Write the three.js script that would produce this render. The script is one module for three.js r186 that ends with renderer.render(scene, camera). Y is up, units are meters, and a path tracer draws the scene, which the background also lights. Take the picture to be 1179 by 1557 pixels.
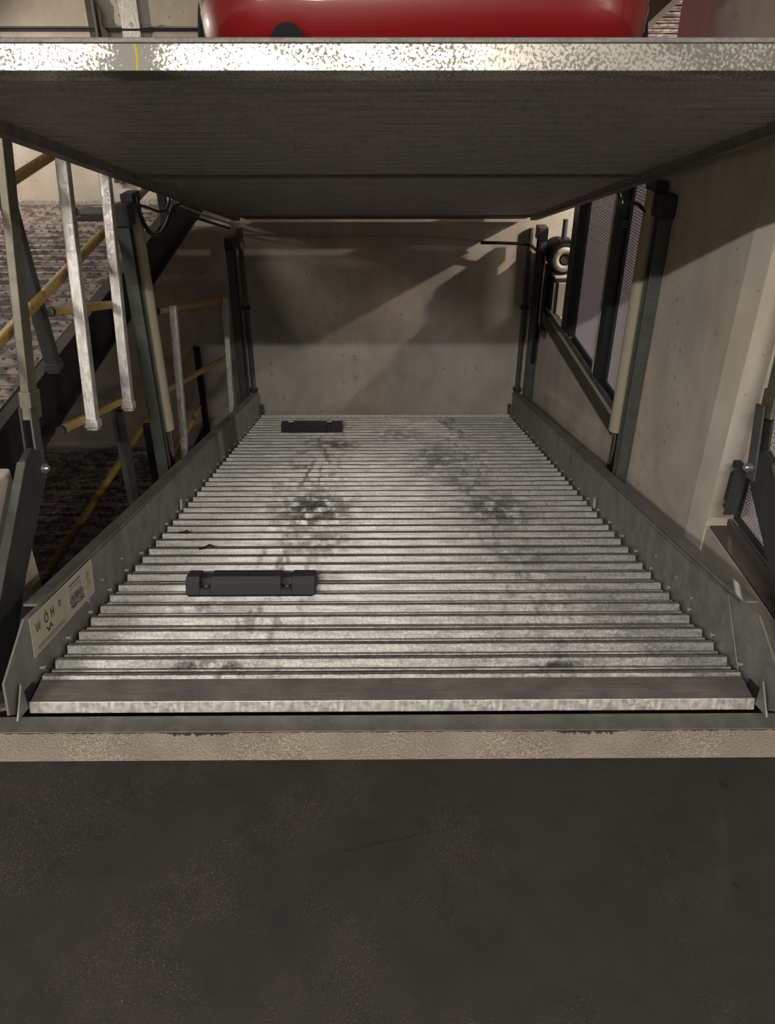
import * as THREE from 'three';
import { RoundedBoxGeometry } from 'three/addons/geometries/RoundedBoxGeometry.js';
import { mergeGeometries } from 'three/addons/utils/BufferGeometryUtils.js';
import { RectAreaLightUniformsLib } from 'three/addons/lights/RectAreaLightUniformsLib.js';
import { createNoise2D } from 'simplex-noise';

// ---------------------------------------------------------------- camera, exposure, lamps
RectAreaLightUniformsLib.init();
const scene = new THREE.Scene();
scene.background = new THREE.Color(0x000000);
const renderer = new THREE.WebGLRenderer({ antialias: true });
renderer.toneMapping = THREE.LinearToneMapping;
renderer.toneMappingExposure = 7.6;
renderer.shadowMap.enabled = true;

const camera = new THREE.PerspectiveCamera(2 * Math.atan(778.5 / 1173) * 180 / Math.PI, 1179 / 1557, 0.05, 60);
camera.rotation.order = 'YXZ';
camera.rotation.set(-30.4 * Math.PI / 180, -0.00725, 0);
camera.position.set(-0.03, 1.745, 1.74);
scene.add(camera);

const AISLE_LAMPS = [[-3.6, 3.62, 4.35], [-0.6, 3.62, 4.35], [5.4, 3.62, 4.35]];   // battens on the aisle ceiling, 1.5 m long
const AISLE_POWER = 76, BAY_POWER = 1.7;
const BAY_LAMP = [2.62, 1.60, -4.1], LEFT_LAMP = [-2.9, 1.75, -3.9];                 // bulkhead lamps in the bays to the right and left

// ---------------------------------------------------------------- helpers
let seed = 7;
const rnd = () => { seed = (seed * 1664525 + 1013904223) >>> 0; return seed / 4294967296; };
const noise = createNoise2D(rnd);
const fbm = (x, y, o = 4) => { let a = 0, s = 1, f = 1, n = 0; for (let i = 0; i < o; i++) { a += s * noise(x * f + i * 17.3, y * f - i * 9.1); n += s; s *= 0.5; f *= 2.03; } return a / n; };
const clamp = (v, a = 0, b = 1) => Math.min(b, Math.max(a, v));
const sstep = (a, b, v) => { const t = clamp((v - a) / (b - a)); return t * t * (3 - 2 * t); };
const V = (x, y, z) => new THREE.Vector3(x, y, z);
const T = 13.2 * Math.PI / 180, CT = Math.cos(T), ST = Math.sin(T);
const PW = (x, u, t) => V(x, 0.06 + u * CT - t * ST, -u * ST - t * CT);           // point in the tilted frame of the platforms: across, up, along

const taken = {};
function numbered(n) { if (!(n in taken)) { taken[n] = 0; return n; } taken[n]++; return n + '_' + String(taken[n]).padStart(3, '0'); }
function tag(o, label, category, group, kind) {
  o.userData.label = label; if (category) o.userData.category = category;
  if (group) o.userData.group = group; if (kind) o.userData.kind = kind; return o;
}
function thing(name, label, category, pos = [0, 0, 0], group) {
  const o = new THREE.Group(); o.name = numbered(name); o.position.set(...(pos.isVector3 ? pos.toArray() : pos)); scene.add(o);
  return tag(o, label, category, group);
}
function metreUV(g, s = 1) {                                                       // uv in metres on the plane each face lies in
  g = g.index ? g.toNonIndexed() : g;
  const p = g.attributes.position, uv = new Float32Array(p.count * 2), a = V(), b = V(), c = V(), n = V();
  for (let i = 0; i < p.count; i += 3) {
    a.fromBufferAttribute(p, i); b.fromBufferAttribute(p, i + 1); c.fromBufferAttribute(p, i + 2);
    n.subVectors(b, a).cross(c.clone().sub(a));
    const ax = Math.abs(n.x), ay = Math.abs(n.y), az = Math.abs(n.z);
    [a, b, c].forEach((q, k) => {
      const [u, v] = ax >= ay && ax >= az ? [q.z, q.y] : ay >= az ? [q.x, q.z] : [q.x, q.y];
      uv[(i + k) * 2] = u * s; uv[(i + k) * 2 + 1] = v * s;
    });
  }
  g.setAttribute('uv', new THREE.BufferAttribute(uv, 2));
  return g;
}
function part(name, geos, mat, parent, uvReady) {
  geos = Array.isArray(geos) ? geos : [geos];
  geos = geos.map(g => { g = uvReady ? (g.index ? g.toNonIndexed() : g) : metreUV(g); for (const k of Object.keys(g.attributes)) if (!['position', 'normal', 'uv'].includes(k)) g.deleteAttribute(k); return g; });
  const m = new THREE.Mesh(geos.length > 1 ? mergeGeometries(geos) : geos[0], mat);
  m.name = parent === scene ? numbered(name) : name; m.castShadow = m.receiveShadow = true; parent.add(m); return m;
}
const box = (w, h, d, x = 0, y = 0, z = 0, r = 0) => (r ? new RoundedBoxGeometry(w, h, d, 2, r) : new THREE.BoxGeometry(w, h, d)).translate(x, y, z);
const span = (x0, x1, y0, y1, z0, z1, r = 0) => box(x1 - x0, y1 - y0, z1 - z0, (x0 + x1) / 2, (y0 + y1) / 2, (z0 + z1) / 2, r);
function bar(a, b, w, h, r = 0.004) {                                              // square bar from a to b
  const L = a.distanceTo(b), g = new RoundedBoxGeometry(w, h, L, 2, Math.min(r, w * .4, h * .4));
  const m = new THREE.Matrix4().lookAt(b, a, Math.abs(b.y - a.y) > .95 * L ? V(0, 0, 1) : V(0, 1, 0)); m.setPosition(a.clone().add(b).multiplyScalar(.5));
  return g.applyMatrix4(m);
}
function rod(a, b, r0, r1 = r0, n = 20) {
  const g = new THREE.CylinderGeometry(r1, r0, a.distanceTo(b), n);
  const q = new THREE.Quaternion().setFromUnitVectors(V(0, 1, 0), b.clone().sub(a).normalize());
  return g.applyQuaternion(q).translate((a.x + b.x) / 2, (a.y + b.y) / 2, (a.z + b.z) / 2);
}
const hose = (pts, r, n = 40) => new THREE.TubeGeometry(new THREE.CatmullRomCurve3(pts.map(p => V(...p))), n, r, 8, false);
function plate(points, depth, bevel = 0.002) {                                     // outline in (a, b), thickness along the third axis, centred
  const g = new THREE.ExtrudeGeometry(new THREE.Shape(points.map(p => new THREE.Vector2(...p))), { depth: depth - 2 * bevel, bevelEnabled: bevel > 0, bevelSize: bevel, bevelThickness: bevel, bevelOffset: -bevel, bevelSegments: 1 });
  return g.translate(0, 0, -depth / 2 + bevel);
}
const sidePlate = (pts, depth, x) => plate(pts, depth).rotateY(Math.PI / 2).translate(x, 0, 0);   // outline in (along, up): (t, u) -> local (x, u, -t)

// ---------------------------------------------------------------- textures
function tex(w, h, f, { srgb = true, rep = [1, 1], mirror = false } = {}) {
  const d = new Uint8Array(w * h * 4);
  for (let j = 0; j < h; j++) for (let i = 0; i < w; i++) {
    const c = f(i / w, j / h, i, j), k = (j * w + i) * 4;
    if (typeof c === 'number') d[k] = d[k + 1] = d[k + 2] = clamp(c) * 255; else for (let q = 0; q < 3; q++) d[k + q] = clamp(c[q]) * 255;
    d[k + 3] = 255;
  }
  const t = new THREE.DataTexture(d, w, h); t.wrapS = t.wrapT = mirror ? THREE.MirroredRepeatWrapping : THREE.RepeatWrapping; t.magFilter = THREE.LinearFilter; t.minFilter = THREE.LinearMipmapLinearFilter; t.generateMipmaps = true;
  if (srgb) t.colorSpace = THREE.SRGBColorSpace; t.repeat.set(...rep); t.needsUpdate = true; return t;
}
function spangle(n, cells, lo, hi) {                                               // zinc crystals: cells with a tone of their own
  const pts = []; for (let k = 0; k < cells; k++) pts.push([rnd(), rnd(), rnd()]);
  const G = Math.floor(Math.sqrt(cells)), grid = Array.from({ length: G * G }, () => []);
  for (const p of pts) grid[Math.floor(p[0] * G) + G * Math.floor(p[1] * G)].push(p);
  return (u, v) => {
    let best = 9, tone = 0; const gx = Math.floor(u * G), gy = Math.floor(v * G);
    for (let a = -1; a < 2; a++) for (let b = -1; b < 2; b++) for (const p of grid[(gx + a + G) % G + G * ((gy + b + G) % G)]) {
      let dx = Math.abs(p[0] - u), dy = Math.abs(p[1] - v); if (dx > .5) dx = 1 - dx; if (dy > .5) dy = 1 - dy;
      const d = dx * dx + dy * dy; if (d < best) { best = d; tone = p[2]; }
    }
    return lo + (hi - lo) * tone;
  };
}
const sp = spangle(512, 2200, 0, 1);
const zincMap = tex(512, 512, (u, v) => { const g = .80 + .10 * (sp(u, v) - .5) + .12 * fbm(u * 22, v * 5, 3) + .05 * (rnd() - .5); return [g, g * .992, g * .97]; }, { rep: [2, 2] });
const zincRough = tex(512, 512, (u, v) => .42 + .2 * sp(u, v) + .1 * (rnd() - .5), { srgb: false, rep: [2, 2] });
// flecked zinc of the edge lips: bright smooth crystals between matt dull ones
const YELLOW = -.503;                                                              // yellow chalk stroke across the lip
const lipField = new Float32Array(2048 * 64);
for (let j = 0; j < 64; j++) for (let i = 0; i < 2048; i++) {                      // across the lip (2.28 m) and up it (0.09 m)
  const x = (i / 2048 - .5) * 2.28, y = j / 64 * .09, dull = .5 * Math.exp(-(((x + .505) / .055) ** 2)) + .28 * sstep(.25, .9, x) + .12 * sstep(-.6, -1.1, x);
  lipField[j * 2048 + i] = sstep(.30, .52, .5 + .38 * fbm(x * 95, y * 95, 2) + .3 * (rnd() - .5) + .2 * fbm(x * 4, y * 9, 3) - dull);
}
const lipMap = tex(2048, 64, (u, v, i, j) => { const g = .47 + .36 * lipField[j * 2048 + i], x = (u - .5) * 2.28; return Math.abs(x - YELLOW - .003 * Math.sin(v * 5)) < .0022 + .0015 * noise(v * 20, 3) ? [.62, .55, .12] : [g, g * .985, g * .94]; }, { rep: [1 / 2.28, 1 / .09] });
const lipRough = tex(2048, 64, (u, v, i, j) => .58 - .26 * lipField[j * 2048 + i], { srgb: false, rep: [1 / 2.28, 1 / .09] });
lipMap.offset.set(.5, 0); lipRough.offset.set(.5, 0);
// tyre dirt, oil spots and scuffs on the deck of the platform, laid out in platform coordinates (2.3 m across, 4.95 m along)
const spots = [[-.42, 2.0, .22, .35, .75], [.60, 2.0, .2, .4, .6], [-.36, 1.45, .2, .18, .5], [.62, 1.25, .25, .2, .35], [-.62, .22, .14, .04, 1], [.55, .22, .09, .03, 1], [.35, 3.2, .2, .5, .4], [-.38, 3.7, .2, .2, .45], [.5, 2.6, .15, .3, .4], [-.72, .7, .2, .1, .35], [.1, 4.1, .25, .3, .3]];
const grime = (x, t) => {
  let d = 0;
  for (const [sx, st, rx, rt, a] of spots) { const q = Math.exp(-(((x - sx) / rx) ** 2 + ((t - st) / rt) ** 2) * 1.3); d = Math.max(d, a * q * sstep(-.35, .4, fbm(x * 9 + st * 5, t * 5, 4) + .15)); }
  for (const sx of [-.5, .55]) d = Math.max(d, .32 * Math.exp(-(((x - sx) / .17) ** 2)) * sstep(0, .5, fbm(x * 12, t * 2.5 + sx * 9, 4)));
  return d;
};
const deckMap = tex(1024, 1024, (u, v) => {
  const x = (u - .5) * 2.3, t = v * 4.95, d = clamp(grime(x, t) * (.45 + 1.1 * rnd()) * (1 + .5 * fbm(x * 30, t * 30, 2)));
  const s = sp(u * 7 % 1, v * 11 % 1), rust = sstep(.62, .8, fbm(x * 6 + 40, t * 6, 3)) * .35;
  let g = (.595 + .15 * (s - .5) + .10 * fbm(x * 4, t * 22, 3) + .07 * (rnd() - .5)) * (1 - .6 * d);
  return [g * (1 + .03 * rust), g * (1 - .06 * rust), g * (.98 - .14 * rust)];
});
const deckRough = tex(512, 512, (u, v) => { const x = (u - .5) * 2.3, t = v * 4.95; return .40 + .16 * sp(u * 7 % 1, v * 11 % 1) + .4 * grime(x, t); }, { srgb: false });
const cleanMap = tex(1024, 512, (u, v) => { const x = (u - .5) * 2.3, t = v * 4.95, g = .66 + .10 * (sp(u * 7 % 1, v * 11 % 1) - .5) + .07 * fbm(x * 4, t * 22, 3) + .05 * (rnd() - .5); return [g, g * .985, g * .955]; });
// dusty deck of the platform next door
const dustMap = tex(1024, 1024, (u, v) => {
  const x = (u - .5) * 2.3, t = v * 4.95, d = sstep(-.3, .35, fbm(x * 7, t * 9, 4)), hole = (((x * 18) % 1 + 1) % 1 - .5) ** 2 + (((t * 9.05) % 1 + 1) % 1 - .35) ** 2 * 2 < .03 ? .45 : 1;
  const g = (.36 + .22 * (1 - d) + .1 * (rnd() - .5)) * hole; return [g * 1.03, g * .96, g * .93];
});
// blotchy painted concrete
const wallTone = (x, y) => .08 * fbm(x * 1.1, y * 1.1, 4) + .035 * fbm(x * 6, y * 3, 3) + .02 * (rnd() - .5);
const wallMap = tex(1024, 1024, (u, v) => {
  const x = u * 3, y = v * 3, w = x, k = .74 + wallTone(x, y);
  const spot = fbm(x * 14 + 50, y * 14, 2) > .66 && fbm(x * 1.7, y * 1.7 + 7, 2) > .05 ? .8 : 1, warm = .03 * fbm(w * .9 + 9, y * .9, 2);
  return [(k + warm) * spot, k * .965 * spot, (k * .905 - warm) * spot];
}, { rep: [1 / 3, 1 / 3], mirror: true });
const concreteMap = tex(1024, 256, (u, v) => {
  const x = u * 2.4, y = v * .6, a = fbm(x * 130, y * 130, 2), q = sstep(-.3, .3, fbm(x * 2.2, y * 2, 2)), k = .555 + .06 * fbm(x * 3, y * 3, 3) + .10 * a * q + (.10 + .22 * q) * (rnd() - .5);
  const z = y, tar = (x > .50 && x < .69 && z < .052 + .012 * fbm(x * 60, z * 20, 3)) || z < .0445 + .0035 * fbm(x * 25, 3, 3) ? .35 : 1;
  return [k * 1.02 * tar, k * .955 * tar, k * .87 * tar];
}, { rep: [1 / 2.4, 1 / .6], mirror: true });
const concreteBump = tex(512, 256, (u, v) => .5 + .4 * fbm(u * 100, v * 50, 2) + .15 * (rnd() - .5), { srgb: false, rep: [1 / 1.2, 1 / .6] });
// dark grip coating of the aisle floor: stone grains worn through the film, a few cracks
const crack = (x, z) => {
  let d = 0; const seg = (x0, z0, x1, z1, w) => { const L = Math.hypot(x1 - x0, z1 - z0), s = ((x - x0) * (x1 - x0) + (z - z0) * (z1 - z0)) / L; if (s < 0 || s > L) return; const q = Math.abs((x - x0) * (z1 - z0) - (z - z0) * (x1 - x0)) / L + .006 * noise(s * 9, x0 * 30); if (Math.abs(q) < w) d = Math.max(d, (.35 + .65 * sstep(-.2, .3, fbm(s * 14, x0 * 9, 2)))); };
  seg(-.20, .47, .21, .37, .0022); seg(.07, .30, .07, .44, .0012); seg(.13, .31, .12, .6, .001); return d;
};
const FW = 2.56;
const floorMap = tex(1600, 1600, (u, v) => {
  const x = (u - .5) * FW, z = v * FW, worn = sstep(-.25, .55, fbm(x * 2.0 + 3, z * 2.0, 4) + .3 * (-x - .05)), gr = rnd(), a = fbm(x * 150, z * 150, 2);
  let k = .132 + .022 * fbm(x * 2.3, z * 2.3, 3) + .02 * fbm(x * 9, z * 9, 3);
  k += (.3 + .7 * worn) * (.045 * a + .085 * (rnd() - .5)) + worn * (gr > .93 ? .34 * rnd() : 0);
  const spot = fbm(x * 5 + 31, z * 5, 2) > .82 ? .6 : 1;
  k *= (1 - .45 * crack(x, z)) * spot;
  return [k * 1.05, k * .955, k * .84];
}, { rep: [1 / FW, 1 / FW], mirror: true });
floorMap.offset.set(.5, 0); wallMap.offset.set(.37, .22);
const floorBump = tex(1024, 1024, (u, v) => .5 + .3 * fbm(u * 180, v * 180, 2) + .25 * (rnd() - .5), { srgb: false, rep: [1 / 1.28, 1 / 1.28] });
const rustMap = tex(256, 256, (u, v) => { const r = sstep(-.2, .5, fbm(u * 7, v * 7, 4)), k = .30 + .12 * (rnd() - .5); return [k * (1 + .12 * r), k * (1 - .08 * r), k * (.95 - .2 * r)]; }, { rep: [2, 2] });
const treadMap = tex(1024, 128, (u, v) => { const s = fbm(u * 9, v * 1.2, 4), sc = fbm(u * 3 + 7, v * 26, 3) > .42 ? .08 : 0, k = .40 + .07 * s + sc + .05 * (rnd() - .5); return [k, k * .97, k * .93]; }, { rep: [.5, 6] });
const sheetMap = tex(512, 512, (u, v) => { const s = fbm(u * 6, v * 3, 4), k = .50 + .07 * s + .05 * (sp(u, v) - .5) + .03 * (rnd() - .5); return [k * .995, k, k * .975]; }, { rep: [1, 1], mirror: true });
const yellowMap = tex(256, 64, (u, v) => { const w = sstep(.25, .6, fbm(u * 9, v * 5, 4)), k = 1 - .35 * w; return [.66 * k, .555 * k, .28 * k + .08 * w]; }, { rep: [2, 4] });

const std = o => new THREE.MeshStandardMaterial(o);
const M = {
  deck: std({ map: deckMap, roughnessMap: deckRough, roughness: 1, metalness: .65 }),
  deckClean: std({ map: cleanMap, roughness: .5, metalness: .6 }),
  dusty: std({ map: dustMap, roughness: .75, metalness: .25 }),
  zinc: std({ map: zincMap, roughnessMap: zincRough, roughness: 1, metalness: .7 }),
  lip: std({ map: lipMap, roughnessMap: lipRough, roughness: 1, metalness: .75 }),
  sheet: std({ map: sheetMap, roughness: .55, metalness: .45 }),
  tread: std({ map: treadMap, roughness: .6, metalness: .3 }),
  dark: std({ color: 0x24262a, roughness: .55, metalness: .3 }),
  darkSteel: std({ map: sheetMap, color: 0x8b8d8c, roughness: .6, metalness: .4 }),
  grimy: std({ map: sheetMap, color: 0x62605c, roughness: .7, metalness: .3 }),
  rust: std({ map: rustMap, roughness: .85 }),
  sill: std({ map: sheetMap, color: 0xcfcdc4, roughness: .55, metalness: .35 }),
  wall: std({ map: wallMap, roughness: .9 }),
  concrete: std({ map: concreteMap, bumpMap: concreteBump, bumpScale: .003, roughness: .9 }),
  floor: std({ map: floorMap, bumpMap: floorBump, bumpScale: .001, roughness: .8 }),
  
  rubber: std({ color: 0x2e2f30, roughness: .7 }),
  black: std({ color: 0x101112, roughness: .5 }),
  cable: std({ color: 0x141414, roughness: .45 }),
  cream: std({ color: 0xa9a28c, roughness: .5 }),
  chrome: std({ color: 0xb8b8b4, roughness: .22, metalness: 1 }),
  bolt: std({ color: 0xb0aea8, roughness: .35, metalness: .8 }),
  yellow: std({ map: yellowMap, roughness: .5 }),
  mesh: std({ color: 0xb4afb6, roughness: .6, metalness: .1 }),
  column: std({ map: sheetMap, color: 0xb9c0ba, roughness: .55, metalness: .35 }),
  pale: std({ color: 0xb5b2a6, roughness: .6 }),
  strut: std({ map: sheetMap, color: 0xf6efdc, roughness: .45, metalness: .55 }),
  grey: std({ color: 0x4b4a48, roughness: .6 }),
  redPaint: new THREE.MeshPhysicalMaterial({ color: 0x931318, roughness: .4, clearcoat: 1, clearcoatRoughness: .06 }),
  glass: new THREE.MeshPhysicalMaterial({ color: 0x0b0d0e, roughness: .08, clearcoat: 1 }),
  tyre: std({ color: 0x161616, roughness: .85 }),
  alloy: std({ color: 0xa8a8a8, roughness: .35, metalness: .8 }),
  tail: std({ color: 0x5a0508, roughness: .2 }),
  lampBody: std({ color: 0xd6d6d2, roughness: .5 }),
  lampGlow: std({ color: 0xffffff, emissive: 0xfff1d8, emissiveIntensity: 6 }),
};

// ---------------------------------------------------------------- the setting
const FY = -0.03;
const structure = (name, geos, mat, label) => { const m = part(name, geos, mat, scene); m.userData.kind = 'structure'; m.userData.label = label; return m; };
structure('floor', span(-7, 7, -.45, FY, .153, 14.2), M.floor, 'dark brown grip-coated aisle floor in front of the lift');
structure('trim_1', span(-7, 7, -.45, FY + .001, .0425, .1525), M.concrete, 'bare sandy concrete strip along the pit edge');
{ const s = structure('trim_2', [span(-7, 7, FY - .01, FY + .002, -.026, .042, .003), span(-7, 7, -.2, FY - .01, .030, .042)], M.sill, 'grey steel angle along the edge of the pit'); }
structure('wall_back', span(-5.2, 5.2, -2.3, 3.75, -5.1, -4.92), M.wall, 'painted concrete wall at the back of the bay');
structure('ceiling', span(-7, 7, 3.75, 3.95, -5.1, 14.4), M.wall, 'concrete ceiling of the garage');
structure('wall_front', span(-7, 7, -.4, 3.75, 14.2, 14.4), M.wall, 'concrete wall across the aisle');
structure('wall_left', [span(-7.2, -7, -.45, 3.75, .2, 14.4), span(-5.4, -5.2, -2.3, 3.75, -5.1, .2), span(-7.2, -5.2, -.45, 3.75, 0, .2)], M.wall, 'concrete wall at the far left of the garage');
structure('wall_right_far', [span(7, 7.2, -.45, 3.75, .2, 14.4), span(5.2, 5.4, -2.3, 3.75, -5.1, .2), span(5.2, 7.2, -.45, 3.75, 0, .2)], M.wall, 'concrete wall at the far right of the garage');
structure('floor_pit', [span(-5.2, 5.2, -2.3, -2.1, -5.1, .03), span(-5.2, 5.2, -2.1, -.2, .03, .15)], M.concrete, 'concrete pit below the platforms');
// the wall between this bay and the next one on the right: a full-height pier, a low wall under the mesh window and one under the front opening
{
  const pier = new THREE.Shape([[1.3, 2.32], [1.42, 2.32], [1.42, 1.02], [1.328, 1.02], [1.3, 1.13]].map(p => new THREE.Vector2(...p)));
  const pg = new THREE.ExtrudeGeometry(pier, { depth: 5.84, bevelEnabled: false }).rotateX(-Math.PI / 2).translate(0, -2.1, 0);
  structure('wall_right', [pg, span(1.3, 1.42, -2.1, -.035, -4.37, -2.32), span(1.3, 1.42, -2.1, -.24, -4.92, -4.37), span(1.335, 1.42, -2.1, .055, -1.02, -.02)], M.wall, 'beige concrete wall with openings on the right of the bay');
}
structure('wall_left_pier', span(-1.40, -1.325, -2.1, .52, -.66, -.03, .008), M.wall, 'low concrete pier beside the left steel lever');
structure('trim_4', span(-4.1, -1.41, -.45, .15, -.07, -.058, .003), M.sheet, 'steel apron closing the pit edge of the left bay');
// brown stained ledge of the front opening
structure('trim_3', [span(1.337, 1.5, .055, .068, -1.0, -.06, .004), span(1.405, 1.425, .068, .10, -1.0, -.06, .004)], M.rust, 'rusty steel ledge in the front opening of the right wall');

// ---------------------------------------------------------------- lamps
function batten(pos, group, label) {
  const t = thing('batten_lamp', label, 'lamp', pos, group);
  part('housing', box(1.52, .07, .14, 0, .095, 0, .01), M.lampBody, t);
  part('diffuser', box(1.46, .05, .11, 0, .035, 0, .015), M.lampGlow, t);
  const l = new THREE.RectAreaLight(0xfff7ee, AISLE_POWER, 1.46, .11); l.position.set(0, .004, 0); l.rotation.x = -Math.PI / 2; l.name = 'lamp_light'; t.add(l);
}
AISLE_LAMPS.forEach((p, i) => batten(p, 'batten lamps over the aisle', 'long white batten lamp on the aisle ceiling ' + ['facing the bay with the dusty platform', 'facing the bay with the red car', 'beyond the bay with the mesh window'][i]));
function bulkhead(pos, power, stem, label) {
  const t = thing('bulkhead_lamp', label, 'lamp', pos);
  part('housing', box(.1, .05, .3, 0, .05, 0, .008), M.lampBody, t);
  part('diffuser', box(.06, .04, .26, 0, .012, 0, .01), M.lampGlow, t);
  part('stem', rod(V(0, .07, 0), V(0, stem, 0), .012), M.dark, t);
  const l = new THREE.PointLight(0xffeedd, power); l.position.set(0, -.03, 0); l.shadow.radius = 1.2; l.castShadow = true; l.name = 'lamp_light'; t.add(l);
}
bulkhead(BAY_LAMP, BAY_POWER, .22, 'small bulkhead lamp hanging in the bay to the right');
bulkhead(LEFT_LAMP, .46, 3.75 - LEFT_LAMP[1], 'small bulkhead lamp hanging over the dusty platform of the left bay');

// ---------------------------------------------------------------- lift platforms
const RIBS = 43, rib0 = .147;
const ribStart = []; { let t = rib0; const w = [.107, .107, .107, .1205]; for (let k = 0; k <= RIBS; k++) { ribStart.push(t); t += w[k % 4]; } }
function ribGeometry(k) {
  const p = ribStart[k + 1] - ribStart[k] - .0012, th = .0028, X = 1.135;
  const top = [[0, -.027], [.008, -.002], [.0095, 0], [.029, 0], [.0305, -.002], [.036, -.027], [.076, -.027], [.0785, -.0185], [.0805, -.0175], [.088, -.0175], [.0905, -.0195], [.093, -.027], [p, -.027]];
  const bot = top.map(([a, b], i) => { const q = top[Math.max(0, i - 1)], r = top[Math.min(top.length - 1, i + 1)]; let nx = r[1] - q[1], ny = -(r[0] - q[0]); const L = Math.hypot(nx, ny); return [a + nx / L * th, b + ny / L * th]; });
  const ring = [...top, ...bot.reverse()], pos = [], uv = [], id = ribStart[k];
  const jit = .004 * (rnd() - .5), X0 = -X + jit, X1 = X + .004 * (rnd() - .5);
  const put = (x, q) => { pos.push(x, q[1], -(id + q[0])); uv.push(x / 2.3 + .5, (id + q[0] + 1.6 * q[1]) / 4.95); };
  for (let i = 0; i < ring.length; i++) {
    const a = ring[i], b = ring[(i + 1) % ring.length];
    put(X0, a); put(X1, a); put(X1, b); put(X0, a); put(X1, b); put(X0, b);
  }
  const N = top.length;
  for (const [x, s] of [[X0, 0], [X1, 1]]) for (let i = 0; i < N - 1; i++) {
    const a = ring[i], b = ring[i + 1], c = ring[2 * N - 2 - i], d = ring[2 * N - 1 - i];
    for (const q of s ? [a, c, b, a, d, c] : [a, b, c, a, c, d]) put(x, q);
  }
  const g = new THREE.BufferGeometry();
  g.setAttribute('position', new THREE.Float32BufferAttribute(pos, 3)); g.setAttribute('uv', new THREE.Float32BufferAttribute(uv, 2)); g.computeVertexNormals();
  return g;
}
const ribGeos = Array.from({ length: RIBS }, (_, k) => ribGeometry(k));
const BX = 1.15, BH = .215;
const webOutline = [[.13, BH], [4.915, BH - .02], [4.915, -.055], [.02, -.055], [-.045, -.02], [-.045, .085]];
const sidePlateT = (pts, depth, x) => plate(pts.map(([t, u]) => [-t, u]).reverse(), depth).applyMatrix4(new THREE.Matrix4().makeBasis(V(0, 0, 1), V(0, 1, 0), V(-1, 0, 0))).translate(x, 0, 0);
function makePlatform(deckMaterial = M.deck) {
  const o = new THREE.Group(); scene.add(o);
  ribGeos.forEach(g => part('rib', g.clone(), deckMaterial, o, true));
  // front edge: sloping tread plate and the lip below it
  part('tread_plate', plate([[-.06, -.036], [-.150, -.010], [-.150, -.014], [-.06, -.040]].reverse(), 2.27, 0).rotateY(0).applyMatrix4(new THREE.Matrix4().makeBasis(V(0, 0, 1), V(0, 1, 0), V(-1, 0, 0))), M.tread, o);
  part('front_lip', [box(2.28, .040, .006, 0, -.0555, -.0585, .002), box(2.27, .004, .075, 0, -.0735, -.098)], M.zinc, o);
  part('end_strip', [box(2.27, .03, .006, 0, -.012, -4.915), box(2.27, .005, .03, 0, .004, -4.93)], M.zinc, o);
  // frame under the deck
  for (const t of [2.2, 4.8]) part('cross_member', box(2.28, .01, .06, 0, -.036, -t), M.sheet, o);
  for (const s of [-1, 1]) {
    const b = part('side_beam', [sidePlateT(webOutline, .008, s * (BX + .004)), box(.062, .008, 4.66, s * (BX + .031), BH - .012, -2.59), box(.05, .008, 4.84, s * (BX + .025), -.055, -2.48)], M.sheet, o);
    const bolts = [];
    for (let k = 0; k < 22; k++) { const t = .19 + k * .2165; part('bolt', rod(V(s * (BX - .012), .012, -t), V(s * BX, .012, -t), .009, .009, 8), M.bolt, b); }
    for (const t of [.62, .78, 1.02]) part('bolt', rod(V(s * (BX - .008), .06 + .02 * (t > .7), -t), V(s * BX, .06 + .02 * (t > .7), -t), .007, .007, 8), M.bolt, b);
    part('rim_tab', [box(.008, .06, .03, s * (BX - .01), .03, -2.0, .002)], M.zinc, b);
    part('end_stop', box(.03, .11, .012, s * (BX - .02), .05, -4.93, .003), M.darkSteel, b);
    part('corner_gusset', [sidePlateT([[.0, -.05], [.12, -.05], [.12, .0], [.03, .0]], .006, s * (BX - .006))], M.dark, b);
    part('foot_lug', sidePlateT([[.02, .045], [.028, .045], [.045, -.05], [-.03, -.05]], .006, s * (BX - .012)), M.sheet, b);
  }
  return o;
}
function place(o, name, label, u, t, x, tilt, group) {
  o.name = numbered(name); tag(o, label, 'lift platform', group); o.rotation.x = -tilt; return o;
}
const lower = place(makePlatform(), 'lift_platform', 'ribbed galvanised lower platform with two black wheel stops, sloping down into the pit', 0, 0, 0, T);
lower.position.copy(PW(0, 0, 0));
const upper = lower.clone(); scene.add(upper); upper.name = numbered('lift_platform');
tag(upper, 'ribbed galvanised upper platform overhead, carrying the red car', 'lift platform'); upper.position.copy(PW(0, 1.70, -.457));
const TN = -5.94 * Math.PI / 180;                                                  // the platform next door slopes up to the back
const next = lower.clone(); scene.add(next); next.name = numbered('lift_platform'); next.rotation.x = -TN;
tag(next, 'dusty ribbed platform of the bay on the left, sloping up to the back wall', 'lift platform'); next.position.set(-2.64, .27, .10);
next.traverse(c => { if (c.name === 'rib') c.material = M.dusty; if (c.name === 'side_beam') c.material = M.grimy; });
const deep = lower.clone(); scene.add(deep); deep.name = numbered('lift_platform'); deep.rotation.x = 0;
tag(deep, 'level platform lying deep in the left pit below the horizontal yellow bars', 'lift platform'); deep.position.set(-2.86, -1.42, .03);
deep.traverse(c => { if (c.name === 'rib') c.material = M.dusty; if (c.name === 'side_beam') c.material = M.grimy; });
const far = lower.clone(); scene.add(far); far.name = numbered('lift_platform');
tag(far, 'raised ribbed platform of the bay on the right, beyond the mesh window', 'lift platform'); far.position.copy(PW(2.78, 2.74, -.8));
far.traverse(c => { if (c.name === 'rib') c.material = M.dusty; });
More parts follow.
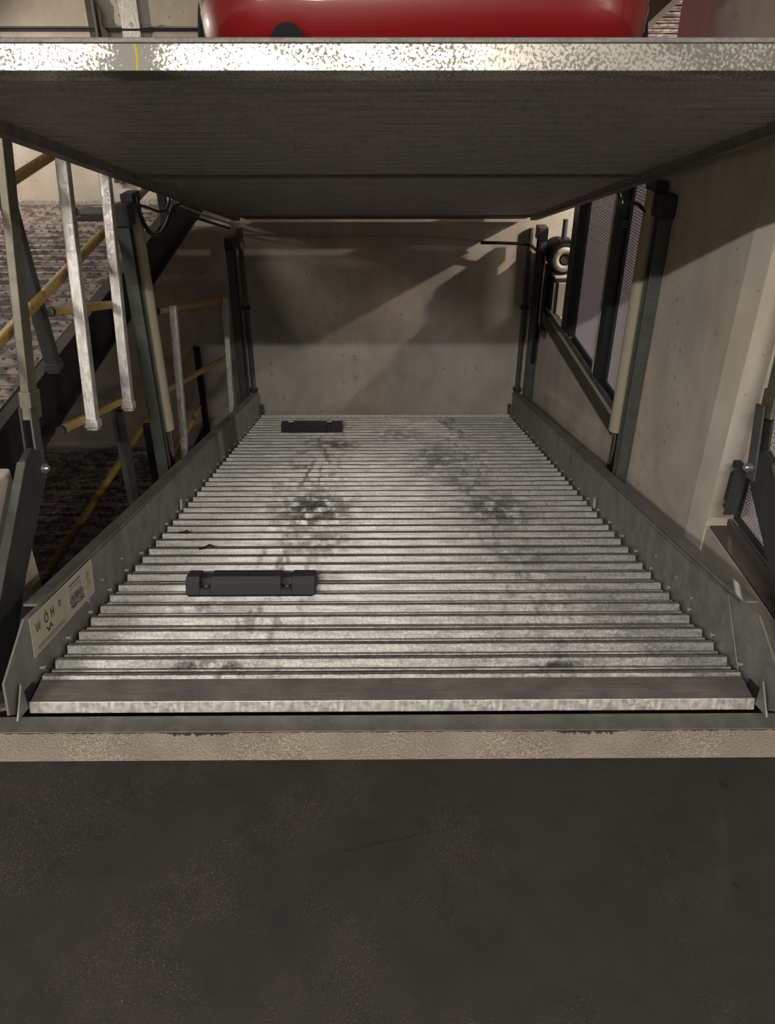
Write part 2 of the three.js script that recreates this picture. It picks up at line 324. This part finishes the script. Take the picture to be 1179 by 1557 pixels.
const upperLip = metreUV(mergeGeometries([box(2.28, .048, .006, 0, -.0595, -.0585, .002), box(2.27, .004, .075, 0, -.0815, -.098)].map(g => g.index ? g.toNonIndexed() : g)));
upper.traverse(c => { if (c.name === 'front_lip') { c.material = M.lip; c.geometry = upperLip; } if (c.name === 'rib') c.material = M.deckClean; });
part('rear_flap', box(2.28, .004, .17, 0, -.034, -5.008), M.darkSteel, upper);
far.traverse(c => { if (c.name === 'side_beam') c.material = M.rust; });
// a shallow cover plate on the right beam of the lower platform
part('joint_plate', sidePlateT([[1.2, .18], [.34, .195], [.2, -.02], [1.2, -.02]], .004, BX - .002), M.sheet, lower);

// sticker on the left beam of the lower platform
{
  const c = document.createElement('canvas'); c.width = 1024; c.height = 256; const g = c.getContext('2d');
  g.fillStyle = '#aeab93'; g.fillRect(0, 0, 1024, 256); g.fillStyle = '#b7b3a6'; g.fillRect(540, 0, 484, 256);
  g.strokeStyle = '#cfcab0'; g.lineWidth = 6; g.strokeRect(3, 3, 1018, 250);
  g.fillStyle = '#1d1c18'; g.textAlign = 'center'; g.font = 'bold 78px sans-serif';
  g.fillText('W', 100, 122); g.font = 'bold 92px sans-serif'; g.fillText('Ö', 220, 122); g.fillText('H', 312, 122); g.font = 'bold 70px sans-serif'; g.fillText('R', 430, 110);
  g.lineWidth = 11; g.strokeStyle = '#26241e'; g.beginPath(); g.moveTo(205, 150); g.lineTo(245, 185); g.lineTo(285, 150); g.moveTo(225, 186); g.lineTo(262, 150); g.lineTo(300, 186); g.stroke();
  g.fillStyle = '#4c4a3c'; g.fillRect(60, 214, 400, 8); g.fillRect(60, 232, 430, 5);
  g.fillStyle = '#3d3b36'; for (let k = 0; k < 11; k++) g.fillRect(590 + k * 19, 34, 13, 14 + (k % 3) * 4);
  g.strokeStyle = '#2c2b28'; g.lineWidth = 5; g.strokeRect(600, 70, 190, 40);
  for (let k = 0; k < 260; k++) { g.fillStyle = rnd() > .4 ? '#3a3934' : '#78756a'; g.fillRect(585 + rnd() * 230, 118 + rnd() * 90, 6 + rnd() * 18, 4 + rnd() * 9); }
  for (let k = 0; k < 500; k++) { const x = rnd() * 1024, y = 256 - 110 * rnd() * rnd(); g.globalAlpha = .25; g.fillStyle = '#55524a'; g.fillRect(x, y, 3 + rnd() * 10, 2 + rnd() * 6); } g.globalAlpha = 1;
  for (let k = 0; k < 40; k++) { g.globalAlpha = .18; g.fillStyle = '#8a6a40'; g.beginPath(); g.arc(840 + rnd() * 120, 60 + rnd() * 120, 4 + rnd() * 16, 0, 7); g.fill(); } g.globalAlpha = 1;
  const t = new THREE.CanvasTexture(c); t.colorSpace = THREE.SRGBColorSpace;
  const w = .545, h = .135, geo = new THREE.BoxGeometry(w, h, .0012); 
  const s = part('sticker', geo.rotateY(Math.PI / 2).rotateX(0).translate(-BX + .0012, .133, -.427), std({ map: t, roughness: .55 }), lower, true);
  s.userData.label = 'printed maker sticker on the side beam';
}

// ---------------------------------------------------------------- wheel stops
function wheelStop(pos, tilt, w, label, group) {
  const o = thing('wheel_stop', label, 'wheel stop', pos, group); o.rotation.x = -tilt;
  const D = .12, H = .075, outline = [[-D / 2, 0], [D / 2, 0], [D / 2, .05], [.04, H], [-.03, H], [-D / 2, .04]];
  const slots = [-w * .35, w * .28], xs = [-w / 2, ...slots.flatMap(s => [s - .022, s + .022]), w / 2];
  const geos = [];
  for (let k = 0; k < xs.length - 1; k++) {
    const cut = k % 2, pts = cut ? [[-D / 2, 0], [D / 2, 0], [D / 2, .024], [D / 2 - .012, .030], [.012, .028], [.004, H - .02], [-.03, H - .012], [-D / 2, .04]] : outline;
    geos.push(plate(pts, xs[k + 1] - xs[k], cut ? 0 : .003).applyMatrix4(new THREE.Matrix4().makeBasis(V(0, 0, 1), V(0, 1, 0), V(-1, 0, 0))).translate((xs[k] + xs[k + 1]) / 2, 0, 0));
  }
  part('body', geos, M.rubber, o);
  for (const s of slots) part('screw', rod(V(s, .026, .03), V(s, .034, .03), .009, .009, 8), M.bolt, o);
  part('base_plate', box(w - .02, .004, D + .02, 0, .002, 0), M.dark, o);
  return o;
}
wheelStop(PW(-.565, .001, .86), T, .52, 'black rubber wheel stop on the lower platform near its sloping front edge');
wheelStop(PW(-.61, .001, 4.22), T, .50, 'black rubber wheel stop on the lower platform close to the back wall');
{ const p = V(0, .001, -4.42).applyAxisAngle(V(1, 0, 0), -TN).add(next.position); p.x = -2.08; wheelStop(p, TN, .5, 'black wheel stop at the far end of the dusty left platform'); }

for (const [x, t, w, turn, label] of [[-.865, 1.365, .036, .3, 'curled dark leaf scrap lying on the ribs behind the front wheel stop'], [-1.03, 1.59, .03, -.4, 'small flat dark leaf scrap lying on the ribs by the left side beam']]) {
  const g = plate([[-w, 0], [-w * .2, .006], [w * .5, .016], [w, .003], [w * .4, .004]], .03, .001); g.rotateY(turn);
  const m = part('leaf_scrap', g, M.rubber, scene); m.position.copy(PW(x, .001, t)); m.rotation.x = -T; tag(m, label, 'leaf scrap');
}
// ---------------------------------------------------------------- red car on the upper platform
{
  const o = thing('car', 'small glossy red hatchback parked on the upper platform', 'car', PW(.115, 1.701, .56)); o.rotation.x = -T;
  const L = 3.5, ring = (y, hw, back, front, rb) => ({ y, hw, back, front, rb });
  const N = 96;
  function loft(rings) {
    const pos = [], idx = [];
    for (const r of rings) for (let i = 0; i < N; i++) {
      const a = i / N * Math.PI * 2, c = Math.cos(a), s = Math.sin(a), e = 2 / r.rb;
      const x = Math.sign(s) * Math.abs(s) ** e * r.hw, zc = -(r.back + L - r.front) / 2, hz = (L - r.front - r.back) / 2;
      pos.push(x, r.y, zc + Math.sign(c) * Math.abs(c) ** e * hz);
    }
    for (let k = 0; k < rings.length - 1; k++) for (let i = 0; i < N; i++) { const a = k * N + i, b = k * N + (i + 1) % N; idx.push(a, b, b + N, a, b + N, a + N); }
    for (const [k, f] of [[0, 1], [rings.length - 1, 0]]) { const b = pos.length / 3, r = rings[k]; pos.push(0, r.y, -(r.back + L - r.front) / 2); for (let i = 0; i < N; i++) f ? idx.push(b, k * N + (i + 1) % N, k * N + i) : idx.push(b, k * N + i, k * N + (i + 1) % N); }
    const g = new THREE.BufferGeometry(); g.setAttribute('position', new THREE.Float32BufferAttribute(pos, 3)); g.setIndex(idx); g.computeVertexNormals(); g.setAttribute('uv', new THREE.Float32BufferAttribute(new Float32Array(pos.length / 3 * 2), 2)); return g;
  }
  const body = part('body', loft([ring(.17, .70, .10, .12, 7), ring(.22, .745, .035, .05, 7), ring(.30, .775, .005, .02, 6.5), ring(.365, .785, 0, .01, 6.5), ring(.372, .786, .010, .012, 6.5), ring(.40, .79, .02, .014, 6.5), ring(.52, .805, .03, .02, 6.5), ring(.66, .81, .045, .05, 6), ring(.78, .80, .07, .16, 5.5), ring(.86, .77, .10, .35, 5)]), M.redPaint, o, true);
  part('lower_valance', loft([ring(.13, .68, .14, .16, 7), ring(.2, .72, .07, .08, 7)]), M.black, o, true);
  part('cabin_glass', loft([ring(.84, .74, .13, .85, 5), ring(1.05, .70, .18, 1.1, 4.5), ring(1.28, .62, .30, 1.38, 4)]), M.glass, o, true);
  part('roof', loft([ring(1.27, .63, .28, 1.36, 4), ring(1.34, .60, .34, 1.45, 4), ring(1.38, .50, .5, 1.6, 3.5)]), M.redPaint, o, true);
  for (const s of [-1, 1]) part('cabin_pillar', [bar(V(s * .74, .85, -.25), V(s * .62, 1.3, -.45), .05, .07), bar(V(s * .75, .85, -1.35), V(s * .63, 1.3, -1.35), .03, .06), bar(V(s * .72, .85, -2.55), V(s * .60, 1.3, -2.0), .04, .06)], M.redPaint, o);
  for (const s of [-1, 1]) for (const z of [-.62, -2.85]) {
    const w = part('wheel', new THREE.LatheGeometry([[.17, -.09], [.26, -.085], [.285, -.06], [.285, .06], [.26, .085], [.17, .09]].map(p => new THREE.Vector2(...p)), 40).rotateZ(Math.PI / 2).translate(s * .685, .285, z), M.tyre, o);
    part('rim', [rod(V(s * .66, .285, z), V(s * .785, .285, z), .175, .165, 32), rod(V(s * .78, .285, z), V(s * .795, .285, z), .05, .04, 16)], M.alloy, w);
  }
  part('tail_pipe', rod(V(-.425, .205, .02), V(-.425, .205, -.08), .05, .05, 32), M.tyre, o);
  part('tail_pipe', rod(V(.27, .174, .0), V(.27, .174, -.08), .05, .05, 32), M.tyre, o);
  for (const s of [-1, 1]) part('tail_lamp_lens', box(.10, .2, .04, s * .68, .66, -.09, .015), M.tail, o);
  part('rear_window_frame', box(.9, .02, .02, 0, .86, -.1, .005), M.black, o);
}

// ---------------------------------------------------------------- columns, cylinders, struts and lift arms
function liftCylinder(x, z, label, top, low) {
  const o = thing('hydraulic_cylinder', label, 'cylinder', [x, -2.1, z], 'hydraulic cylinders of the lift');
  part('barrel', rod(V(0, 2.1 + low, 0), V(0, 2.1 + top, 0), .042, .042, 28), M.cream, o);
  part('collar', [rod(V(0, 2.1 + low - .1, 0), V(0, 2.1 + low + .012, 0), .043, .043, 28)], M.cream, o);
  part('piston_rod', rod(V(0, 0, 0), V(0, 2.1 + low - .09, 0), .022, .022, 20), M.chrome, o);
  part('guide_rod', rod(V(.035 * Math.sign(x), 0, .03), V(.035 * Math.sign(x), 2.1 + low, .03), .008, .008, 10), M.darkSteel, o);
  part('top_bracket', box(.06, .05, .14, 0, 2.1 + top + .02, 0, .006), M.darkSteel, o);
}
liftCylinder(1.256, -2.13, 'cream hydraulic cylinder against the right wall beside the mesh window', 1.22, .09);
liftCylinder(-1.265, -2.32, 'cream hydraulic cylinder on the left between the two guard rails', 1.14, .02);
function guideColumn(x, z, y1, s, label, w = .06) {
  const o = thing('guide_column', label, 'column', [x, -2.1, z], 'steel guide columns of the lift'), H = y1 + 2.1;
  part('web', box(.008, H, w, s * .03, H / 2, 0), M.column, o);
  for (const q of [-1, 1]) part('flange', box(.055, H, .007, 0, H / 2, q * w / 2, .002), M.column, o);
  part('head_plate', box(.075, .10, w + .05, s * -.004, H - .05, 0, .006), M.darkSteel, o);
  part('foot_plate', box(.09, .015, .14, 0, .008, 0, .004), M.darkSteel, o);
}
guideColumn(1.262, -1.99, 1.22, 1, 'grey steel guide column beside the right hydraulic cylinder');
guideColumn(-1.275, -2.20, 1.15, -1, 'dark steel guide column beside the left hydraulic cylinder');
guideColumn(1.255, -4.70, .60, 1, 'grey steel guide column in the rear right corner of the bay', .11);
guideColumn(-1.255, -4.74, .52, -1, 'grey steel guide column in the rear left corner of the bay', .11);
// the second web plate of the rear corners
for (const s of [-1, 1]) {
  const o = thing('corner_pipe', s > 0 ? 'grey vertical pipe clamped in the rear right corner' : 'grey vertical pipe clamped in the rear left corner', 'pipe', [s * 1.20, -1.4, -4.889]);
  part('tube', rod(V(0, 0, 0), V(0, 1.95, 0), .022, .022, 16), M.column, o);
  for (const y of [.55, 1.3]) part('clamp', box(.07, .03, .05, 0, y, 0, .005), M.darkSteel, o);
}
const span3 = (a, b, w, d) => { const g = new RoundedBoxGeometry(w, b.y - a.y, d, 2, .004), p = g.attributes.position; for (let i = 0; i < p.count; i++) { const k = p.getY(i) / (b.y - a.y); p.setX(i, p.getX(i) + k * (b.x - a.x)); p.setZ(i, p.getZ(i) + k * (b.z - a.z)); } return g.translate((a.x + b.x) / 2, (a.y + b.y) / 2, (a.z + b.z) / 2); };
function frontStrut(s, t0, t1, uLow, label, dx = 0) {
  const o = thing('lift_strut', label, 'strut', PW(s > 0 ? 1.305 : -1.293, uLow, t1), 'front struts between the platforms'); o.rotation.x = -T;
  const H = 1.70 - uLow, dz = -(t0 - t1), A = V(dx * .24, .27, dz * .24), B = V(dx, H, dz);
  part('square_tube', span3(A, B, .03, .072), M.strut, o);
  part('socket', span3(V(dx * .2, .20, dz * .2), V(dx * .27, .30, dz * .27), .042, .084), M.strut, o);
  for (const q of [-1, 1]) part('fork_plate', [box(.008, .27, .06, q * .018, .11, 0, .002)], q * s < 0 ? M.column : M.darkSteel, o);
  part('pivot_bolt', [rod(V(-.036, .02, 0), V(.036, .02, 0), .018, .018, 16), rod(V(-s * .046, .02, 0), V(-s * .034, .02, 0), .011, .014, 6)], M.bolt, o);
  return o;
}
frontStrut(-1, .76, .665, .545, 'cream and grey lift strut on the left, forked onto the steel lever by the pier');
frontStrut(1, .50, .585, .56, 'grey lift strut on the right, forked onto the steel lever by the front opening', .06);
function liftArm(s, dt, label) {
  const o = thing('lift_lever', label, 'lever', PW(s > 0 ? 1.302 : -1.28, 0, 0), 'front lift levers'); o.rotation.x = -T;
  const pts = [[.655, .63], [.685, .55], [.66, .50], [.432, .251], [.33, .115], [.20, -.05], [.04, -.05], [.194, .187], [.54, .626], [.60, .655]].map(([t, u]) => [t + dt, u]);
  part('arm_plate', sidePlateT(pts.reverse(), .024, 0), M.darkSteel, o);
  part('arm_edge', [bar(V(0, .2, -(.194 + dt - .002)), V(0, .62, -(.532 + dt)), .03, .008, .002)], M.column, o);
}
liftArm(-1, 0, 'dark steel lever leaning up from the left beam end beside the pier');
liftArm(1, -.08, 'dark steel lever leaning up from the right beam end by the front opening');
{ const o = thing('wall_bracket', 'small grey steel bracket bolted below the right lift strut', 'bracket', [1.312, .24, -.83]);
  part('back_plate', box(.03, .2, .075, 0, .1, 0, .004), M.darkSteel, o); part('flange', box(.05, .2, .008, -.012, .1, .034, .003), M.darkSteel, o);
  for (const y of [.03, .17]) part('bolt', rod(V(-.028, y, -.012), V(-.01, y, -.012), .011, .011, 6), M.bolt, o); }

// ---------------------------------------------------------------- guard rails
function guardRail(label, origin, tilt, posts, rails, { size = .046, post = M.zinc, plugs = true } = {}) {
  const o = thing('guard_rail', label, 'railing', origin); o.rotation.x = -tilt;
  for (const [t, u0, u1] of posts) { const p = part('post', bar(V(0, u0, -t), V(0, u1, -t), size, size, .005), post, o); part('post_clamp', box(size + .012, .035, size + .012, 0, u0 + .03, -t, .004), post, p); }
  for (const [t0, t1, u, off = -.036] of rails) {
    const r = part('rail', bar(V(off, u, -t0), V(off, u, -t1), .032, .036, .01), M.yellow, o);
    if (plugs) for (const [a, b] of [[t0, t0 - .014], [t1, t1 + .014]]) part('end_plug', rod(V(off, u, -a), V(off, u, -b), .021, .019, 12), M.black, r);
  }
  return o;
}
guardRail('galvanised guard rail with two yellow bars hanging below the upper platform beam', PW(-1.272, 0, 0), T, [[1.205, .60, 1.9], [1.69, .60, 1.9]], [[.96, 1.74, .648], [1.0, 1.74, 1.103]]);
guardRail('galvanised guard rail with yellow bars standing on the lower platform behind the cylinder', PW(-1.29, 0, 0), T, [[2.74, -.03, 1.06], [4.35, -.03, 1.06]], [[2.52, 4.40, 1.035], [2.55, 4.47, .575]], { size: .042 });
guardRail('guard rail with dark posts and yellow bars on the dusty left platform', [-1.395, next.position.y, next.position.z], TN, [[1.47, .2, 1.12], [3.55, .2, 1.12]], [[.6, 4.3, .53, .04], [.6, 4.3, .955, .04]], { size: .05, post: M.darkSteel });
{ const o = guardRail('horizontal yellow bars of a guard rail deep in the left pit', [-1.6, -1.46, 0], 0, [[1.2, 0, 1.11], [3.0, 0, 1.11], [4.6, 0, 1.11]], [[1.0, 4.75, 1.082], [3.3, 4.8, .572]], { size: .05, post: M.dark, plugs: false }); }
{ const o = thing('pit_post', 'grey steel post rising from the pit behind the left side beam', 'post', [-1.36, -2.1, -1.86]);
  part('shaft', box(.05, 2.35, .055, 0, 1.175, 0, .005), M.column, o); part('flange', box(.03, 2.35, .012, .03, 1.175, .045, .003), M.darkSteel, o); part('foot_plate', box(.1, .015, .12, 0, .008, 0), M.darkSteel, o);
  part('hook', hose([[.05, 1.72, .05], [.055, 1.80, .055], [.05, 1.82, .07], [.045, 1.76, .085], [.045, 1.68, .085]], .006), M.bolt, o); }

// ---------------------------------------------------------------- mesh window in the right wall
function wireSheet(w, h, pitch, r) {
  const g = [];
  const n = Math.round(w / pitch), m = Math.round(h / pitch);
  for (let i = 0; i <= n; i++) g.push(box(r * 2, h, r * 2, -w / 2 + i * w / n, 0, 0));
  for (let j = 0; j <= m; j++) g.push(box(w, r * 2, r * 2, 0, -h / 2 + j * h / m, r));
  return g;
}
function meshPanel(label, z0, z1, y0, y1, x, group) {
  const o = thing('mesh_panel', label, 'mesh panel', [x, y0, (z0 + z1) / 2], group), w = z1 - z0, h = y1 - y0;
  part('wire_mesh', wireSheet(w - .04, h - .04, .016, .0023).map(g => g.rotateY(Math.PI / 2).translate(0, h / 2, 0)), M.mesh, o).userData.kind = 'stuff';
  for (const q of [-1, 1]) part('frame_post', box(.03, h, .025, 0, h / 2, q * (w / 2 - .0125), .003), M.darkSteel, o);
  for (const q of [0, 1]) part('frame_rail', box(.03, .025, w - .05, 0, .0125 + q * (h - .025), 0, .003), M.darkSteel, o);
}
meshPanel('fine wire mesh panel of the window right beside the cream cylinder', -2.84, -2.34, -.01, 1.35, 1.375);
meshPanel('fine wire mesh panel of the window between the two dark frame posts', -3.76, -3.06, -.01, 1.35, 1.375);
meshPanel('wire mesh panel in the front opening of the right wall behind the steel lever', -1.0, -.08, .10, 1.75, 1.44);
{
  const o = thing('window_1', 'dark steel frame with sill rails around the mesh window', undefined, [1.36, -.035, -3.5]); o.userData.kind = 'structure';
  part('frame_post', box(.07, 1.36, .11, -.01, .69, .60, .004), M.dark, o);
  part('thin_post', box(.03, 1.36, .028, -.02, .69, .485, .003), M.pale, o);
  part('frame_post', box(.07, 1.36, .16, -.01, .69, -.38, .004), M.dark, o);
  part('sill_rail', [box(.06, .02, 2.3, -.01, .012, .04, .003)], M.darkSteel, o);
  part('edge_rail', [box(.012, .035, 2.3, -.045, .03, .04, .003)], M.column, o);
  part('sill_angle', [box(.012, .09, 2.3, -.066, -.05, .04, .003)], M.rust, o);
  part('latch', box(.05, .05, .04, -.02, .98, .66, .006), M.dark, o);
}

// ---------------------------------------------------------------- hydraulic power unit behind the wall
{
  const o = thing('equipment_cabinet', 'grey cabinet with a pale front edge beyond the end of the mesh window', 'cabinet', [1.45, -.24, -4.64]);
  part('body', box(.22, .50, .48, 0, .25, 0, .006), M.grey, o);
  part('front_edge', box(.12, .46, .02, -.03, .24, .25, .004), M.pale, o);
  part('side_trim', box(.012, .46, .012, -.116, .24, .232, .002), M.pale, o);
  part('top_plate', box(.24, .015, .50, 0, .507, 0, .004), M.pale, o);
}
{
  const o = thing('electric_motor', 'black electric motor with a pale round end cover on the grey cabinet', 'motor', [1.40, .276, -4.60]);
  part('body', [rod(V(0, .118, -.22), V(0, .118, .14), .105, .105, 32)], M.black, o);
  for (let k = 0; k < 7; k++) part('cooling_fin', new THREE.TorusGeometry(.106, .006, 6, 32).translate(0, .118, -.19 + k * .05), M.black, o);
  part('end_cover', [new THREE.TorusGeometry(.068, .026, 10, 32).translate(0, .118, .145)], M.pale, o);
  part('shaft_boss', rod(V(0, .118, .12), V(0, .118, .16), .036, .032, 20), M.rust, o);
  part('mounting_foot', [box(.17, .018, .3, 0, .009, -.03, .004)], M.black, o);
  part('terminal_box', box(.10, .05, .12, 0, .235, .04, .008), M.black, o);
  part('riser_pipe', rod(V(0, .25, .04), V(0, .40, .04), .02, .02, 14), M.grey, o);
}

// ---------------------------------------------------------------- hoses, pipes and cables
const line = (name, label, category, pts, r, mat) => { const m = part(name, hose(pts, r), mat, scene, false); return tag(m, label, category); };
const P3 = (x, u, t) => PW(x, u, t).toArray();
line('hydraulic_hose', 'black hose looping below the upper beam beside the left cylinder', 'hose', [P3(-1.225, 1.60, 1.98), P3(-1.215, 1.52, 1.98), P3(-1.205, 1.45, 2.06), P3(-1.20, 1.44, 2.22), P3(-1.205, 1.50, 2.42), P3(-1.215, 1.60, 2.62), P3(-1.22, 1.635, 2.8)], .011, M.cable);
line('hydraulic_hose', 'thin black hose from the left cylinder head up to the upper beam', 'hose', [[-1.245, 1.13, -2.31], P3(-1.24, 1.57, 2.15), P3(-1.245, 1.57, 2.45), P3(-1.245, 1.60, 2.62), P3(-1.24, 1.70, 2.72)], .008, M.cable);
line('hydraulic_pipe', 'bright steel pipe along the left edge below the upper platform', 'pipe', [P3(-1.225, 1.625, 2.75), P3(-1.225, 1.62, 3.3), P3(-1.225, 1.62, 4.45)], .008, M.bolt);
line('hydraulic_pipe', 'dark steel pipe along the left edge below the upper platform', 'pipe', [P3(-1.24, 1.595, 2.75), P3(-1.24, 1.59, 3.3), P3(-1.24, 1.585, 4.45)], .01, M.cable);
line('hydraulic_hose', 'black hose from the right cylinder head up to the upper beam', 'hose', [[1.225, 1.12, -2.11], P3(1.20, 1.56, 1.90), P3(1.195, 1.57, 2.12), P3(1.215, 1.60, 2.22), P3(1.226, 1.69, 2.38)], .009, M.cable);
line('hydraulic_pipe', 'black pipe crossing the rear right corner towards the motor', 'pipe', [[.78, .45, -4.82], [1.0, .45, -4.80], [1.17, .44, -4.79], [1.21, .43, -4.62], [1.275, .42, -4.56]], .013, M.cable);
line('cable', 'black cable bundle hanging beside the rear right column', 'cable', [[1.25, .40, -4.60], [1.26, .33, -4.60], [1.255, .15, -4.605], [1.262, -.1, -4.60], [1.258, -.5, -4.605]], .018, M.cable);
line('cable', 'thin pale cable hanging beside the rear right column', 'cable', [[1.27, .40, -4.56], [1.272, .3, -4.565], [1.27, .1, -4.56], [1.275, -.15, -4.565]], .006, M.pale);
line('cable', 'thin cable strung along the back wall below the upper platform', 'cable', [[-1.15, .52, -4.865], [-.6, .485, -4.865], [0, .49, -4.865], [.6, .47, -4.865], [.85, .45, -4.85]], .006, M.bolt);

// ---------------------------------------------------------------- things above the upper platform, at the back of the left bay
{ const o = thing('wall_channel', 'grey steel channel standing against the back wall of the left bay', 'column', [-2.11, .9, -4.85]);
  part('web', box(.07, 2.6, .012, 0, 1.3, -.02), M.darkSteel, o); part('flange', box(.02, 2.6, .06, .03, 1.3, .0, .003), M.column, o);
  part('bracket', plate([[.05, .92], [.14, .92], [.10, 1.02], [.07, 1.06], [.08, 1.14], [.05, 1.2]], .02).translate(0, 0, 0), M.rust, o); }
{ const o = thing('steel_strip', 'bright galvanised strip fixed upright on the back wall of the left bay', 'strip', [-1.84, .9, -4.865]); part('strip', box(.13, 2.6, .012, 0, 1.3, 0, .003), M.zinc, o); for (const y of [1.06, 2.2]) part('screw', rod(V(0, y, 0), V(0, y, .014), .014, .014, 8), M.bolt, o); }
{ const o = thing('conduit', 'thin dark conduit running along the back wall of the left bay', 'conduit', [-2.9, 1.93, -4.868]); part('tube', rod(V(-1.6, 0, 0), V(1.55, 0, 0), .012), M.dark, o); for (const x of [-1.2, 0, 1.2]) part('clip', box(.03, .035, .016, x, 0, 0), M.dark, o); }

scene.traverse(o => { if (o.isMesh) { o.castShadow = true; o.receiveShadow = true; } });
renderer.render(scene, camera);
